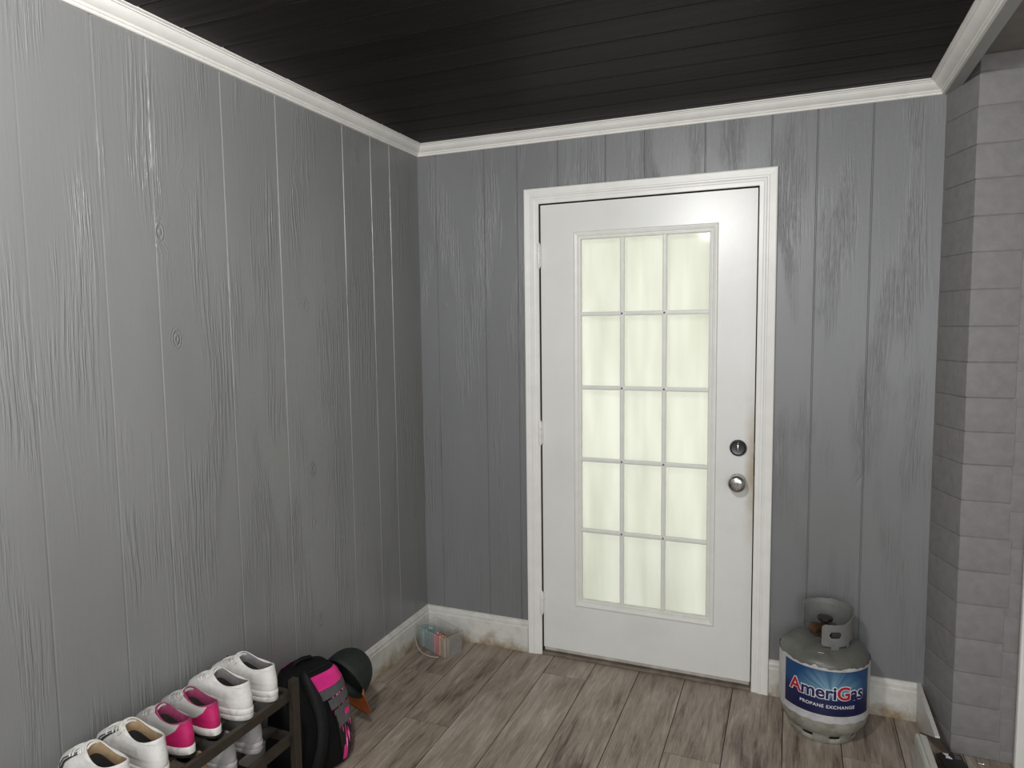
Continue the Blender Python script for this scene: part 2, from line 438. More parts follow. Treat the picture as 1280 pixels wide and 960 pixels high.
slabring(bm, (DX0, DX1, DZ0, DZ1), (LX0-.01, LX1+.01, LZ0-.01, LZ1+.01), FY, FY+.044)
bmesh.ops.recalc_face_normals(bm, faces=bm.faces)
dl(obj('slab', bm, M['door'], door))
# raised glazing frame, swept profile
bm = bmesh.new(); rows = []
for d, h in [(0, -.012), (0, .001), (.003, .004), (.008, .0045), (.010, .002), (.013, .002), (.016, .006), (.026, .0085), (.031, .008), (.034, .004), (.034, 0)]:
    rows.append([bm.verts.new((xx, FY-h, zz)) for xx, zz in ((LX0-d, LZ0-d), (LX0-d, LZ1+d), (LX1+d, LZ1+d), (LX1+d, LZ0-d), (LX0-d, LZ0-d))])
for A, B in zip(rows, rows[1:]): quadstrip(bm, A, B)
bmesh.ops.recalc_face_normals(bm, faces=bm.faces)
dl(obj('glazing_frame', bm, M['muntin'], door))
# muntins
bm = bmesh.new(); mw = .009
def bar(bm, horiz, c, a, b_):
    prof = [(-mw, .012), (-mw, .002), (-mw*.75, 0), (-mw*.45, -.0005), (-mw*.4, -.003), (mw*.4, -.003), (mw*.45, -.0005), (mw*.75, 0), (mw, .002), (mw, .012)]
    A = []; B = []
    for d, h in prof:
        if horiz: A.append(bm.verts.new((a, FY+h, c+d))); B.append(bm.verts.new((b_, FY+h, c+d)))
        else: A.append(bm.verts.new((c+d, FY+h, a))); B.append(bm.verts.new((c+d, FY+h, b_)))
    quadstrip(bm, A, B)
lw = (LX1-LX0); lh = (LZ1-LZ0)
for i in (1, 2): bar(bm, False, LX0+lw*i/3, LZ0, LZ1)
for i in range(1, 5): bar(bm, True, LZ0+lh*i/5, LX0, LX1)
bmesh.ops.recalc_face_normals(bm, faces=bm.faces)
dl(obj('muntin_grid', bm, M['muntin'], door))
# glass
mg, nt, b = new_mat('clear_glass'); nt.nodes.remove(b)
tr = N(nt, 'ShaderNodeBsdfTransparent', inp={'Color': (.93, .95, .91, 1)}); gl = N(nt, 'ShaderNodeBsdfGlossy', inp={'Roughness': .08})
fr = N(nt, 'ShaderNodeLayerWeight', inp={'Blend': .12}); ms = N(nt, 'ShaderNodeMixShader')
nt.links.new(fr.outputs['Facing'], ms.inputs[0]); nt.links.new(tr.outputs[0], ms.inputs[1]); nt.links.new(gl.outputs[0], ms.inputs[2])
nt.links.new(ms.outputs[0], nt.nodes['Material Output'].inputs[0])
bm = bmesh.new(); box(bm, LX0-.009, LX1+.009, FY+.012, FY+.016, LZ0-.009, LZ1+.009)
dl(obj('glass', bm, mg, door))
# hardware
def knobset(z, kind):
    mt = Matrix.Translation((1.4715, FY, z)) @ Matrix.Rotation(PI/2, 4, 'X')
    bm = bmesh.new()
    if kind == 'knob':
        lathe(bm, [(.033, 0), (.033, .004), (.030, .008), (.016, .010), (.0135, .014), (.0135, .026)], 40, mtx=mt, cap1=True)
        rose = dl(obj('rose', bm, M['chrome'], door, smooth=True, auto=40))
        bm = bmesh.new()
        lathe(bm, [(.012, .024), (.018, .030), (.030, .036), (.0350, .044), (.0355, .052), (.033, .059), (.028, .063), (.020, .066), (.008, .067)], 40, mtx=mt, cap1=True)
        k = obj('knob', bm, M['chrome'], rose, smooth=True, auto=50)
        bm = bmesh.new(); lathe(bm, [(.007, .064), (.007, .069), (.006, .0705)], 20, mtx=mt, cap1=True); obj('push_button', bm, M['chrome'], rose, smooth=True, auto=40)
    else:
        lathe(bm, [(.034, 0), (.034, .006), (.031, .012), (.028, .0135), (.026, .011), (.021, .010), (.001, .010)], 40, mtx=mt, cap1=True)
        dlk = dl(obj('deadbolt', bm, M['keyway'], door, smooth=True, auto=35))
        bm = bmesh.new(); box(bm, 1.4715-.0045, 1.4715+.0045, FY-.026, FY-.009, z-.014, z+.017, bev=.003)
        obj('thumb_turn', bm, M['chrome'], dlk, smooth=True, auto=40)
knobset(.884, 'knob'); knobset(1.024, 'deadbolt')
for zz in (1.844, 1.047, .249):
    bm = bmesh.new(); mt = Matrix.Translation((DX0-.004, -.012, zz-.05))
    lathe(bm, [(.003, -.008), (.0055, -.003), (.0078, 0), (.0078, .029), (.0045, .0295), (.0045, .033), (.0078, .0335), (.0078, .065), (.0045, .0655), (.0045, .069), (.0078, .0695), (.0078, .100), (.0055, .103), (.003, .108)], 16, mtx=mt, cap0=True, cap1=True)
    box(bm, DX0-.004, DX0+.006, -.006, FY-.0005, zz-.048, zz+.048)
    dl(obj('hinge', bm, M['trim'], door, smooth=True, auto=40))
bm = bmesh.new(); box(bm, DX0+.004, DX1-.004, FY+.002, FY+.04, DZ0-.014, DZ0-.0005)
dl(obj('door_sweep', bm, M['weather'], door))
# latch and strike seen in the gap
bm = bmesh.new(); box(bm, DX1+.0005, DX1+.0045, .002, .03, .884-.028, .884+.028)
dl(obj('latch_plate', bm, M['keyway'], door))
bm = bmesh.new(); box(bm, DX1+.0005, DX1+.0045, .002, .03, 1.024-.025, 1.024+.025)
dl(obj('latch_plate', bm, M['keyway'], door))

# sheer curtain hanging outside behind the glass
mc, nt, b = new_mat('sheer_cloth'); nt.nodes.remove(b); L = nt.links.new
tc = N(nt, 'ShaderNodeTexCoord'); mp = N(nt, 'ShaderNodeMapping'); mp.inputs['Scale'].default_value = (9, 1, 1.6); L(tc.outputs['Object'], mp.inputs[0])
n = N(nt, 'ShaderNodeTexNoise', inp={'Scale': 1, 'Detail': 3}); L(mp.outputs[0], n.inputs['Vector'])
cr = ramp(nt, n.outputs[0], [(.30, (.72, .712, .655)), (.66, (.88, .868, .825))])
t1 = N(nt, 'ShaderNodeBsdfTranslucent'); d1 = N(nt, 'ShaderNodeBsdfDiffuse'); ms = N(nt, 'ShaderNodeMixShader', inp={0: .4})
L(cr.outputs[0], t1.inputs[0]); L(cr.outputs[0], d1.inputs[0]); L(t1.outputs[0], ms.inputs[1]); L(d1.outputs[0], ms.inputs[2]); L(ms.outputs[0], nt.nodes['Material Output'].inputs[0])
bm = bmesh.new(); A = []; B = []
for i in range(241):
    t = i/240; x = .76+t*.62
    yy = .085 + .004*math.sin(t*31+1.2*math.sin(t*13)) + .003*math.sin(t*17+1)
    A.append(bm.verts.new((x, yy, .10))); B.append(bm.verts.new((x, yy, 2.0)))
quadstrip(bm, A, B)
cur = obj('curtain', bm, mc, smooth=True)
tag(cur, 'pale sheer curtain hanging behind the door glass', 'curtain')

# ---------------------------------------------------------------- propane tank
tank = thing('propane_tank', 'grey propane cylinder with a blue label standing right of the door', 'propane tank', (1.803, -.176, 0), 0)
M['tank'] = simple('tank_paint', (.30, .295, .25), .42, var=.15, scale=9, bump=.0008, dirt=(.10, .08, .055), dirt_amt=.75, dscale=16)
M['dome'] = simple('tank_top', (.115, .115, .10), .38, var=.15, scale=9, dirt=(.05, .045, .04), dirt_amt=.6, dscale=22)
M['sleeve'] = simple('sleeve_white', (.50, .49, .49), .42, var=.08, scale=20, dirt=(.30, .27, .24), dirt_amt=.5, dscale=30)
M['collar'] = simple('collar_grey', (.155, .155, .15), .5, var=.1, scale=30, bump=.0006)
M['brass'] = simple('old_brass', (.10, .055, .03), .45, metal=.6, var=.3)
M['black'] = simple('black_plastic', (.012, .012, .012), .4)
R0 = .155
bm = bmesh.new()
low = [(.02, .012), (.06, .014), (.10, .024), (.130, .042), (.147, .066), (.154, .090), (R0, .115), (R0, .302)]
lathe(bm, low, 96, cap0=True)
top = [(R0, .302), (.1535, .310), (.149, .318), (.140, .328), (.125, .338), (.105, .346), (.08, .3525), (.05, .356), (.03, .357)]
lathe(bm, top, 96, mi=1, cap1=True)
bmesh.ops.remove_doubles(bm, verts=bm.verts, dist=1e-5)
body = obj('body', bm, None, tank, smooth=True, mats=[M['tank'], M['dome']])
# foot ring with slots
bm = bmesh.new(); nseg = 120; cols = []
prof = [(.110, 0), (.115, .003), (.117, .022), (.121, .034), (.126, .044)]
grid = [[bm.verts.new((r*math.cos(2*PI*k/nseg), r*math.sin(2*PI*k/nseg), z)) for k in range(nseg)] for r, z in prof]
for i in range(len(prof)-1):
    for k in range(nseg):
        a = (360*(k+.5)/nseg - 4) % 45
        if i == 2 and 4 < a < 22: continue
        bm.faces.new((grid[i][k], grid[i][(k+1) % nseg], grid[i+1][(k+1) % nseg], grid[i+1][k]))
o = obj('foot_ring', bm, M['tank'], tank, smooth=True)
md = o.modifiers.new('s', 'SOLIDIFY'); md.thickness = .003; md.offset = -1
# white printed sleeve, ragged top edge
bm = bmesh.new(); n = 144; A = []; B = []; A2 = []; B2 = []
for k in range(n+1):
    a = 2*PI*k/n; rr = R0+.0012
    zt = .305 + .002*math.sin(k*1.3) + .0025*math.sin(k*.37+1) + (.004 if k % 17 in (0, 1) else 0)
    zb = .103 + .0015*math.sin(k*.9)
    A.append(bm.verts.new((rr*math.cos(a), rr*math.sin(a), zb))); B.append(bm.verts.new((rr*math.cos(a), rr*math.sin(a), .298)))
    B2.append(bm.verts.new(((rr+.0004)*math.cos(a), (rr+.0004)*math.sin(a), zt)))
quadstrip(bm, A, B); quadstrip(bm, B, B2)
bmesh.ops.remove_doubles(bm, verts=bm.verts, dist=1e-6)
sleeve = obj('sleeve', bm, M['sleeve'], tank, smooth=True)
# label facing the camera
AC = math.atan2(-2.745, -.133) + math.radians(3.5)
def cyl(u, z, r):      # u metres along the surface, + to the right as seen from outside
    a = AC + u/R0
    return Vector((r*math.cos(a), r*math.sin(a), z))
ml, nt, b = new_mat('label_blue'); L = nt.links.new
uv = N(nt, 'ShaderNodeUVMap', uv_map='UVMap'); sp = N(nt, 'ShaderNodeSeparateXYZ'); L(uv.outputs[0], sp.inputs[0])
dx = math_(nt, 'SUBTRACT', sp.outputs[0], .53); dy = math_(nt, 'SUBTRACT', sp.outputs[1], .50)
dx = math_(nt, 'MULTIPLY', dx, 1.55)
dist = math_(nt, 'SQRT', math_(nt, 'ADD', math_(nt, 'MULTIPLY', dx, dx), math_(nt, 'MULTIPLY', dy, dy)))
an = math_(nt, 'ARCTAN2', dy, dx)
ray = N(nt, 'ShaderNodeTexNoise', noise_dimensions='1D', inp={'Scale': 3.3, 'Detail': 2}); L(an, ray.inputs['W'])
rayr = ramp(nt, ray.outputs[0], [(.36, 0), (.62, 1)]).outputs[0]
fall = ramp(nt, dist, [(.0, 1), (.16, .62), (.62, 0)]).outputs[0]
up = ramp(nt, sp.outputs[1], [(.34, 0), (.52, 1)]).outputs[0]
glow = math_(nt, 'MULTIPLY', math_(nt, 'MULTIPLY', fall, up), math_(nt, 'ADD', math_(nt, 'MULTIPLY', rayr, .65), .35))
basec = ramp(nt, sp.outputs[1], [(.0, (.007, .008, .045)), (.42, (.008, .014, .075)), (.60, (.010, .060, .17)), (1, (.010, .055, .15))])
mx = N(nt, 'ShaderNodeMix', data_type='RGBA'); L(glow, mx.inputs[0]); L(basec.outputs[0], mx.inputs[6]); mx.inputs[7].default_value = (.30, .52, .60, 1)
L(mx.outputs[2], b.inputs['Base Color']); b.inputs['Roughness'].default_value = .35
bm = bmesh.new(); uvl = bm.loops.layers.uv.new('UVMap')
U0, U1, Z0, Z1 = -.158, .172, .131, .296; nu = 60
lo = [bm.verts.new(cyl(U0+(U1-U0)*k/nu, Z0, R0+.0022)) for k in range(nu+1)]; hi = [bm.verts.new(cyl(U0+(U1-U0)*k/nu, Z1, R0+.0022)) for k in range(nu+1)]
for k in range(nu):
    f = bm.faces.new((lo[k], lo[k+1], hi[k+1], hi[k]))
    for lp, (a, c) in zip(f.loops, ((k, 0), (k+1, 0), (k+1, 1), (k, 1))): lp[uvl].uv = (a/nu, c)
label = obj('label', bm, ml, tank, smooth=True)
M['ink_navy'] = simple('ink_navy', (.012, .010, .07), .4); M['ink_red'] = simple('ink_red', (.42, .012, .03), .4); M['ink_white'] = simple('ink_white', (.75, .75, .78), .4)

def text_mesh(txt, size, offset, mats, per_char=None, spacing=1., wide=1.):
    cu = bpy.data.curves.new('t', 'FONT'); cu.body = txt; cu.size = size; cu.offset = offset; cu.align_x = 'CENTER'; cu.space_character = spacing
    for m in mats: cu.materials.append(m)
    if per_char:
        for i, k in enumerate(per_char): cu.body_format[i].material_index = k
    cu.resolution_u = 6
    o = bpy.data.objects.new('t', cu); C.objects.link(o)
    dg = bpy.context.evaluated_depsgraph_get(); dg.update()
    me = bpy.data.meshes.new_from_object(o.evaluated_get(dg)); 
    C.objects.unlink(o); bpy.data.objects.remove(o); bpy.data.curves.remove(cu)
    return me
def wrap_text(name, me, u, z, r, parent, slope=0., arc=0., wide=1.):
    bm = bmesh.new(); bm.from_mesh(me)
    bmesh.ops.subdivide_edges(bm, edges=[e for e in bm.edges if e.calc_length() > .01], cuts=3)
    for v in bm.verts:
        x = v.co.x*wide
        v.co = cyl(u+x, z+v.co.y+slope*x+arc*x*x, r)
    m2 = bpy.data.meshes.new(name); bm.to_mesh(m2); bm.free()
    for m in me.materials: m2.materials.append(m)
    o = bpy.data.objects.new(name, m2); C.objects.link(o); o.parent = parent
    return o
SZ = .066
wrap_text('lettering', text_mesh('AmeriGas', SZ, .0042, [M['ink_white']], spacing=.98), .004, .195, R0+.0030, label, 0, 0, 1.0)
wrap_text('lettering', text_mesh('AmeriGas', SZ, .0017, [M['ink_navy'], M['ink_red']], [1, 0, 0, 0, 0, 1, 0, 0], spacing=.98), .004, .195, R0+.0039, label, 0, 0, 1.0)
wrap_text('lettering', text_mesh('PROPANE EXCHANGE', .0165, .0002, [M['ink_white']], spacing=1.12), .006, .160, R0+.0030, label, 0, 0, 1.05)
wrap_text('fine_print', text_mesh('______ ______________ ____', .007, .0, [M['ink_navy']]), -.06, .121, R0+.0018, sleeve)
# guard collar
def collar():
    bm = bmesh.new(); Rc = .094; vd = {}
    a0, a1 = -6., 236.; na = 186; nz = 56; zlo, zhi = .336, .476
    def V(i, j):
        if (i, j) not in vd:
            a = AC - math.radians(3.5) + math.radians(a0+(a1-a0)*i/na)
            z = zlo+(zhi-zlo)*j/nz
            rr = Rc + .004*max(0, (z-.45)/.02)
            vd[(i, j)] = bm.verts.new((rr*math.cos(a), rr*math.sin(a), z))
        return vd[(i, j)]
    for i in range(na):
        for j in range(nz):
            a = a0+(a1-a0)*(i+.5)/na; z = zlo+(zhi-zlo)*(j+.5)/nz
            s = (a-a0)/(a1-a0)
            # top edge: tab low, rising to the back
            ztop = .440 if a < 45 else (.440 + .032*min(1, (a-45)/55.))
            if a > 150: ztop = .472 - .008*((a-150)/82)
            ea = (a-a0)*Rc*PI/180; eb = (a1-a)*Rc*PI/180
            rc = .014
            if ea < rc and z > ztop-rc and math.hypot(rc-ea, z-(ztop-rc)) > rc: continue
            if eb < rc and z > ztop-rc and math.hypot(rc-eb, z-(ztop-rc)) > rc: continue
            if z > ztop: continue
            # bottom: feet on the dome only in places
            zbot = .352
            if a < 52:
                zbot = .358 if not (14 < a < 32) else .346
                if ea < .012 and z < .356+.012 and math.hypot(.012-ea, z-.368) > .012: continue
            elif 60 < a < 100 or 195 < a: zbot = .372
            elif 120 < a < 160: zbot = .346
            if z < zbot: continue
            # hand hole in the tab
            def hole(ac, zc_, hw, hh):
                x = abs((a-ac)*Rc*PI/180); yv = abs(z-zc_)
                if x > hw-hh: return math.hypot(x-(hw-hh), yv) < hh
                return yv < hh
            if hole(23, .402, .021, .0115): continue
            bm.faces.new((V(i, j), V(i+1, j), V(i+1, j+1), V(i, j+1)))
    bmesh.ops.smooth_vert(bm, verts=[v for v in bm.verts if v.is_boundary], factor=.5, use_axis_x=True, use_axis_y=True, use_axis_z=True)
    o = obj('collar', bm, M['collar'], tank, smooth=True)
    m = o.modifiers.new('s', 'SOLIDIFY'); m.thickness = .0035; m.offset = 0
collar()
# valve
bm = bmesh.new()
lathe(bm, [(.024, .352), (.024, .366), (.017, .370), (.015, .385), (.019, .388), (.019, .405), (.012, .408), (.008, .412), (.008, .420)], 24, cap1=True)
mt = Matrix.Translation((0, 0, .396)) @ Matrix.Rotation(AC+PI*1.0-.9, 4, 'Z') @ Matrix.Rotation(PI/2, 4, 'Y')
lathe(bm, [(.012, .01), (.012, .030), (.020, .032), (.020, .058), (.015, .060)], 24, mtx=mt @ Matrix.Rotation(PI, 4, 'X'), cap1=True)
valve = obj('valve', bm, M['brass'], tank, smooth=True, auto=35)
bm = bmesh.new(); lathe(bm, [(.010, .418), (.026, .420), (.028, .424), (.027, .432), (.012, .434), (.004, .434)], 10, cap0=True, cap1=True)
obj('hand_wheel', bm, M['black'], valve, smooth=True, auto=30)
bm = bmesh.new(); a = AC+math.radians(-8)
mt = Matrix.Translation((.118*math.cos(a), .118*math.sin(a), .3425)) @ Matrix.Rotation(a+PI/2, 4, 'Z') @ Matrix.Rotation(-.35, 4, 'X')
box(bm, -.010, .008, -.005, .005, 0, .001, mtx=mt)
obj('sticker', bm, M['ink_white'], tank)

# ---------------------------------------------------------------- shoes
def sgnpow(v, e): return math.copysign(abs(v)**e, v)
def smooth(t): t = max(0, min(1, t)); return t*t*(3-2*t)
LS = .268
def footprof(t):
    # half width factor along the shoe, 0 heel .. 1 toe
    pts = [(0, .80), (.15, .83), (.4, .80), (.68, 1.04), (.82, 1.0), (1, .82)]
    for (a, va), (b_, vb) in zip(pts, pts[1:]):
        if t <= b_: return va+(vb-va)*smooth((t-a)/(b_-a))
    return pts[-1][1]
UPR = [(.003, LS-.004, .0455, .026, .026, 0), (.000, LS-.004, .0470, .040, .040, 0), (.000, LS-.014, .0465, .056, .056, 0), (.003, LS-.034, .0450, .070, .070, 0),
       (.006, LS-.066, .0425, .083, .083, 0), (.008, LS-.098, .0390, .093, .095, 0), (.008, LS-.114, .0385, .097, .106, -.006), (.009, LS-.124, .0370, .103, .116, -.018)]
def ringpt(i, phi, grow=0.):
    i = max(0, min(len(UPR)-1.0001, i)); k = int(i); f = i-k
    a = UPR[k]; b_ = UPR[k+1]
    xb, xf, w, zb, zf, dip = [a[j]+(b_[j]-a[j])*f for j in range(6)]
    xb -= grow; xf += grow; w += grow
    c, s = math.cos(phi), math.sin(phi)
    cx = sgnpow(c, .85); sy = sgnpow(s, .85); U = (1+cx)/2
    x = xb+(xf-xb)*U
    y = WF*w*footprof(x/LS)*sy
    y += .006*math.sin(PI*min(1, max(0, x/LS)))*(1 if i < 2 else .6) * -1
    z = zb+(zf-zb)*U+dip*math.sin(PI*U)
    return Vector((x, y, z))
NS = 72
WF = .93
def make_shoe(label, cat_group, style):
    root = thing('sneaker', label, 'shoe', group=None)
    P_ = SH[style]
    # sole
    bm = bmesh.new()
    def srow(grow, z, rise=0):
        r = []
        for k in range(NS):
            p = ringpt(0, 2*PI*k/NS, grow); t = p.x/LS
            r.append(bm.verts.new((p.x, p.y, z + rise*(smooth((t-.7)/.3)*.012))))
        return r
    if P_['sole_mats'][1]:
        rows = [srow(.000, 0, 1), srow(.0045, .003, 1), srow(.0050, .010, 1), srow(.0052, .0101, 1), srow(.0052, .026, .6), srow(.002, .031, .3), srow(-.006, .031, .3)]
        mi = [1, 1, 0, 0, 0, 0]
    else:
        rows = [srow(.000, 0, 1), srow(.0035, .003, 1), srow(.0042, .016, .8), srow(.0032, .0165, .8), srow(.0042, .0175, .8), srow(.0045, .030, .5), srow(.001, .034, .3), srow(-.006, .034, .3)]
        mi = [0]*7
    for A, B, m_ in zip(rows, rows[1:], mi):
        for k in range(NS): bm.faces.new((A[k], A[(k+1) % NS], B[(k+1) % NS], B[k])).material_index = m_
    bm.faces.new(rows[0][::-1]).material_index = mi[0]
    obj('sole', bm, None, root, smooth=True, mats=[P_['sole_mats'][0], P_['sole_mats'][1] or P_['sole_mats'][0]], auto=60)
    # upper
    bm = bmesh.new(); rows = []
    idx = [q*.25 for q in range(29)]
    rnd = random.Random(hash(style) % 99)
    for i in idx: rows.append([bm.verts.new(ringpt(min(i, 6.9999), 2*PI*k/NS)) for k in range(NS)])
    for j, (A, B) in enumerate(zip(rows, rows[1:])):
        for k in range(NS):
            ph = 2*PI*(k+.5)/NS; c = ringpt(idx[j]+.125, ph)
            bm.faces.new((A[k], A[(k+1) % NS], B[(k+1) % NS], B[k])).material_index = P_['region'](c, idx[j], ph)
    # padded lip
    def off(i, g, dz): return [bm.verts.new(ringpt(i, 2*PI*k/NS, g)+Vector((0, 0, dz))) for k in range(NS)]
    lip = [rows[-1], off(7, -.0012, .0025), off(7, -.0035, .0030), off(7, -.0055, .0010)]
    for A, B in zip(lip, lip[1:]):
        for k in range(NS): bm.faces.new((A[k], A[(k+1) % NS], B[(k+1) % NS], B[k])).material_index = P_['lip']
    obj('upper', bm, None, root, smooth=True, mats=P_['mats'])
    # lining and insole
    bm = bmesh.new()
    def inner(z, g):
        r = []
        for k in range(NS):
            p = ringpt(7, 2*PI*k/NS, g); r.append(bm.verts.new((p.x, p.y, p.z+(z if z < 0 else 0))))
        return r
    rr = [inner(0.0, -.0052), inner(-.010, -.0075), inner(-.030, -.006), inner(-.055, -.004), inner(-.068, -.008)]
    for q_, (A, B) in enumerate(zip(rr, rr[1:])):
        for k in range(NS): bm.faces.new((A[k], B[k], B[(k+1) % NS], A[(k+1) % NS])).material_index = 1 if q_ > 1 else 0  # deep lining faces near-black too, the shoe interior's shade put into colour
    bm.faces.new(rr[-1]).material_index = 1
    obj('lining', bm, None, root, smooth=True, mats=[P_['lining'], insole_shade])
    # tongue: curved plate standing in the throat
    bm = bmesh.new(); x0 = LS-.130
    T = []
    for j in range(9):
        t = j/8; row = []
        for k in range(9):
            s = (k-4)/4; w = .024+.003*math.sin(t*PI)
            row.append(bm.verts.new((x0+.010-.020*t + (1-s*s)*.006, s*w, .080+.036*t-.010*s*s - (.006*s*s if j == 8 else 0))))
        T.append(row)
    for A, B in zip(T, T[1:]): quadstrip(bm, A, B)
    o = obj('tongue', bm, P_['tongue'], root, smooth=True)
    md = o.modifiers.new('s', 'SOLIDIFY'); md.thickness = .005; md.offset = 0
    # laces
    bm = bmesh.new()
    for j in range(5):
        i = 6.4-.62*j; sgn = 1 if j % 2 else -1
        pts = []
        for q in range(-6, 7):
            ph = q/6*(.72); p = ringpt(i+.10*sgn*q/6, ph)
            pts.append(p+Vector((0, 0, .0042*(1-abs(q/6)**4)-.001)))
        tube(bm, pts, .0026, 6)
    obj('laces', bm, P_['lace'], root, smooth=True)
    # heel tab and stripes
    bm = bmesh.new()
    rws = []
    for j in range(8):
        i = 2.6+4.3*j/7; rws.append([bm.verts.new(ringpt(i, PI+ (k-4)/4*.26, .0012)) for k in range(9)])
    for A, B in zip(rws, rws[1:]): quadstrip(bm, A, B)
    o = obj('heel_tab', bm, P_['tab'], root, smooth=True)
    for (pa, pb, ia, ib, wd) in P_['stripes']:
        for sd in (-1, 1):
            bm = bmesh.new(); A = []; B = []
            for k in range(11):
                t = k/10; i = ia+(ib-ia)*t; ph = (pa+(pb-pa)*t)
                A.append(bm.verts.new(ringpt(i, sd*(ph-wd), .0015))); B.append(bm.verts.new(ringpt(i, sd*(ph+wd), .0015)))
            quadstrip(bm, A, B); obj('side_stripe', bm, P_['stripe_mat'], root, smooth=True)
    return root
leather = simple('white_leather', (.66, .65, .62), .5, var=.05, scale=40, bump=.0012, dirt=(.36, .33, .28), dirt_amt=.55, dscale=28)
leather_g = simple('grey_white_leather', (.36, .35, .345), .55, var=.08, scale=40, bump=.0012, dirt=(.28, .26, .24), dirt_amt=.6, dscale=28)
cream = simple('cream_leather', (.64, .61, .55), .5, var=.06, scale=30, bump=.0012, dirt=(.35, .28, .20), dirt_amt=.5, dscale=26)
rubber = simple('white_rubber', (.64, .62, .59), .5, var=.05, scale=20, dirt=(.20, .18, .16), dirt_amt=.65, dscale=34)
rub_dark = simple('dark_rubber', (.030, .028, .028), .6)
meshf = simple('silver_mesh', (.42, .39, .37), .6, var=.25, scale=160, bump=.001)
magenta = simple('magenta_cloth', (.50, .012, .13), .6, var=.12, scale=60, bump=.0005)
plum = simple('plum_lining', (.26, .035, .10), .8, var=.2, scale=50)
gpanel = simple('pale_grey_overlay', (.46, .45, .43), .5, var=.08, scale=40)
insole_shade = simple('dark_insole_shade', (.035, .032, .03), .9)
ling = simple('grey_lining', (.17, .16, .155), .85, var=.2, scale=60)
tan = simple('tan_lining', (.36, .25, .14), .8, var=.15, scale=50)
beige = simple('beige_mesh', (.40, .34, .25), .7, var=.3, scale=120, bump=.001)
redc = simple('faded_red', (.30, .05, .04), .7)
SH = {}
pu, nt, b = new_mat('pink_shoe_upper'); L = nt.links.new
tc = N(nt, 'ShaderNodeTexCoord'); sp = N(nt, 'ShaderNodeSeparateXYZ'); L(tc.outputs['Object'], sp.inputs[0])
xn = math_(nt, 'DIVIDE', sp.outputs[0], .268); zz_ = sp.outputs[2]
bl = ramp(nt, xn, [(0, .9), (.05, .85), (.13, .60), (.22, .47), (.34, .36), (.50, .33), (.60, .45)]).outputs[0]
lowr = math_(nt, 'LESS_THAN', zz_, math_(nt, 'MULTIPLY', bl, .13))
toe = math_(nt, 'GREATER_THAN', math_(nt, 'SUBTRACT', sp.outputs[0], math_(nt, 'MULTIPLY', zz_, .35)), .122)
nz_ = N(nt, 'ShaderNodeTexNoise', inp={'Scale': 160, 'Detail': 3}); L(tc.outputs['Object'], nz_.inputs['Vector'])
mcol = ramp(nt, nz_.outputs[0], [(.3, (.30, .28, .27)), (.7, (.52, .49, .47))]).outputs[0]
a1 = N(nt, 'ShaderNodeMix', data_type='RGBA'); L(lowr, a1.inputs[0]); a1.inputs[6].default_value = (.46, .45, .43, 1); a1.inputs[7].default_value = (.46, .010, .11, 1)
a2 = N(nt, 'ShaderNodeMix', data_type='RGBA'); L(toe, a2.inputs[0]); L(a1.outputs[2], a2.inputs[6]); L(mcol, a2.inputs[7])
L(a2.outputs[2], b.inputs['Base Color']); b.inputs['Roughness'].default_value = .55
def reg_white(c, i, ph): return 0
SH['white'] = dict(mats=[leather, leather], region=reg_white, lip=0, lining=ling, tongue=leather, lace=leather, tab=leather, stripes=[], stripe_mat=leather, sole_mats=(rubber, None))
SH['pink'] = dict(mats=[pu, plum], region=lambda c, i, ph: 1 if i > 6.4 else 0, lip=1, lining=plum, tongue=meshf, lace=gpanel, tab=magenta, stripes=[(1.55, .9, .2, 3.6, .05)], stripe_mat=gpanel, sole_mats=(rubber, rub_dark))
SH['cream'] = dict(mats=[leather, cream], region=reg_white, lip=0, lining=tan, tongue=cream, lace=leather, tab=leather, stripes=[(1.15, .62, 1.0, 5.6, .07), (.95, .52, 1.0, 5.0, .045)], stripe_mat=rub_dark, sole_mats=(rubber, None))
SH['grey'] = dict(mats=[leather_g], region=reg_white, lip=0, lining=ling, tongue=leather_g, lace=leather_g, tab=leather_g, stripes=[(1.3, .9, .4, 3.0, .03)], stripe_mat=ling, sole_mats=(leather_g, None))
SH['beige'] = dict(mats=[beige], region=reg_white, lip=0, lining=tan, tongue=beige, lace=beige, tab=tan, stripes=[], stripe_mat=tan, sole_mats=(cream, None))
ZT = .4455   # shelf top
def place(o, heelx, y, yaw, z):
    o.location = (heelx, y, z); o.rotation_euler = (0, 0, PI-yaw)
w1 = make_shoe('clean white leather sneaker at the door end of the top rack shelf', None, 'white')
place(w1, .288, -1.404, math.radians(4), ZT)
w2 = dup(w1, (.288, -1.505, ZT), (0, 0, PI-math.radians(8)), 'scuffed white leather sneaker right beside the pink sneakers'); w2.scale = (1, -1, 1)
p1 = make_shoe('pink and white running shoe touching the white leather sneakers', None, 'pink')
place(p1, .268, -1.603, math.radians(7), ZT)
p2 = dup(p1, (.268, -1.690, ZT), (0, 0, PI-math.radians(9)), 'pink and white running shoe next to the tan-lined sneaker'); p2.scale = (.9, -.88, .9); p1.scale = (.9, .88, .9)
c1 = make_shoe('white sneaker with tan lining and dark side stripes beside the pink pair', None, 'cream')
place(c1, .285, -1.786, math.radians(6), ZT)
c2 = dup(c1, (.285, -1.884, ZT), (0, 0, PI-math.radians(8)), 'white tan-lined sneaker cut off by the bottom left of the photo'); c2.scale = (1, -1, 1)
ZL = .308
g1 = make_shoe('greyish sneaker on the lower shelf, nearest the end post', None, 'grey')
place(g1, .265, -1.450, math.radians(4), ZL)
g2 = dup(g1, (.265, -1.551, ZL), (0, 0, PI-math.radians(7)), 'greyish sneaker on the lower shelf beside the beige shoe'); g2.scale = (1, -1, 1)
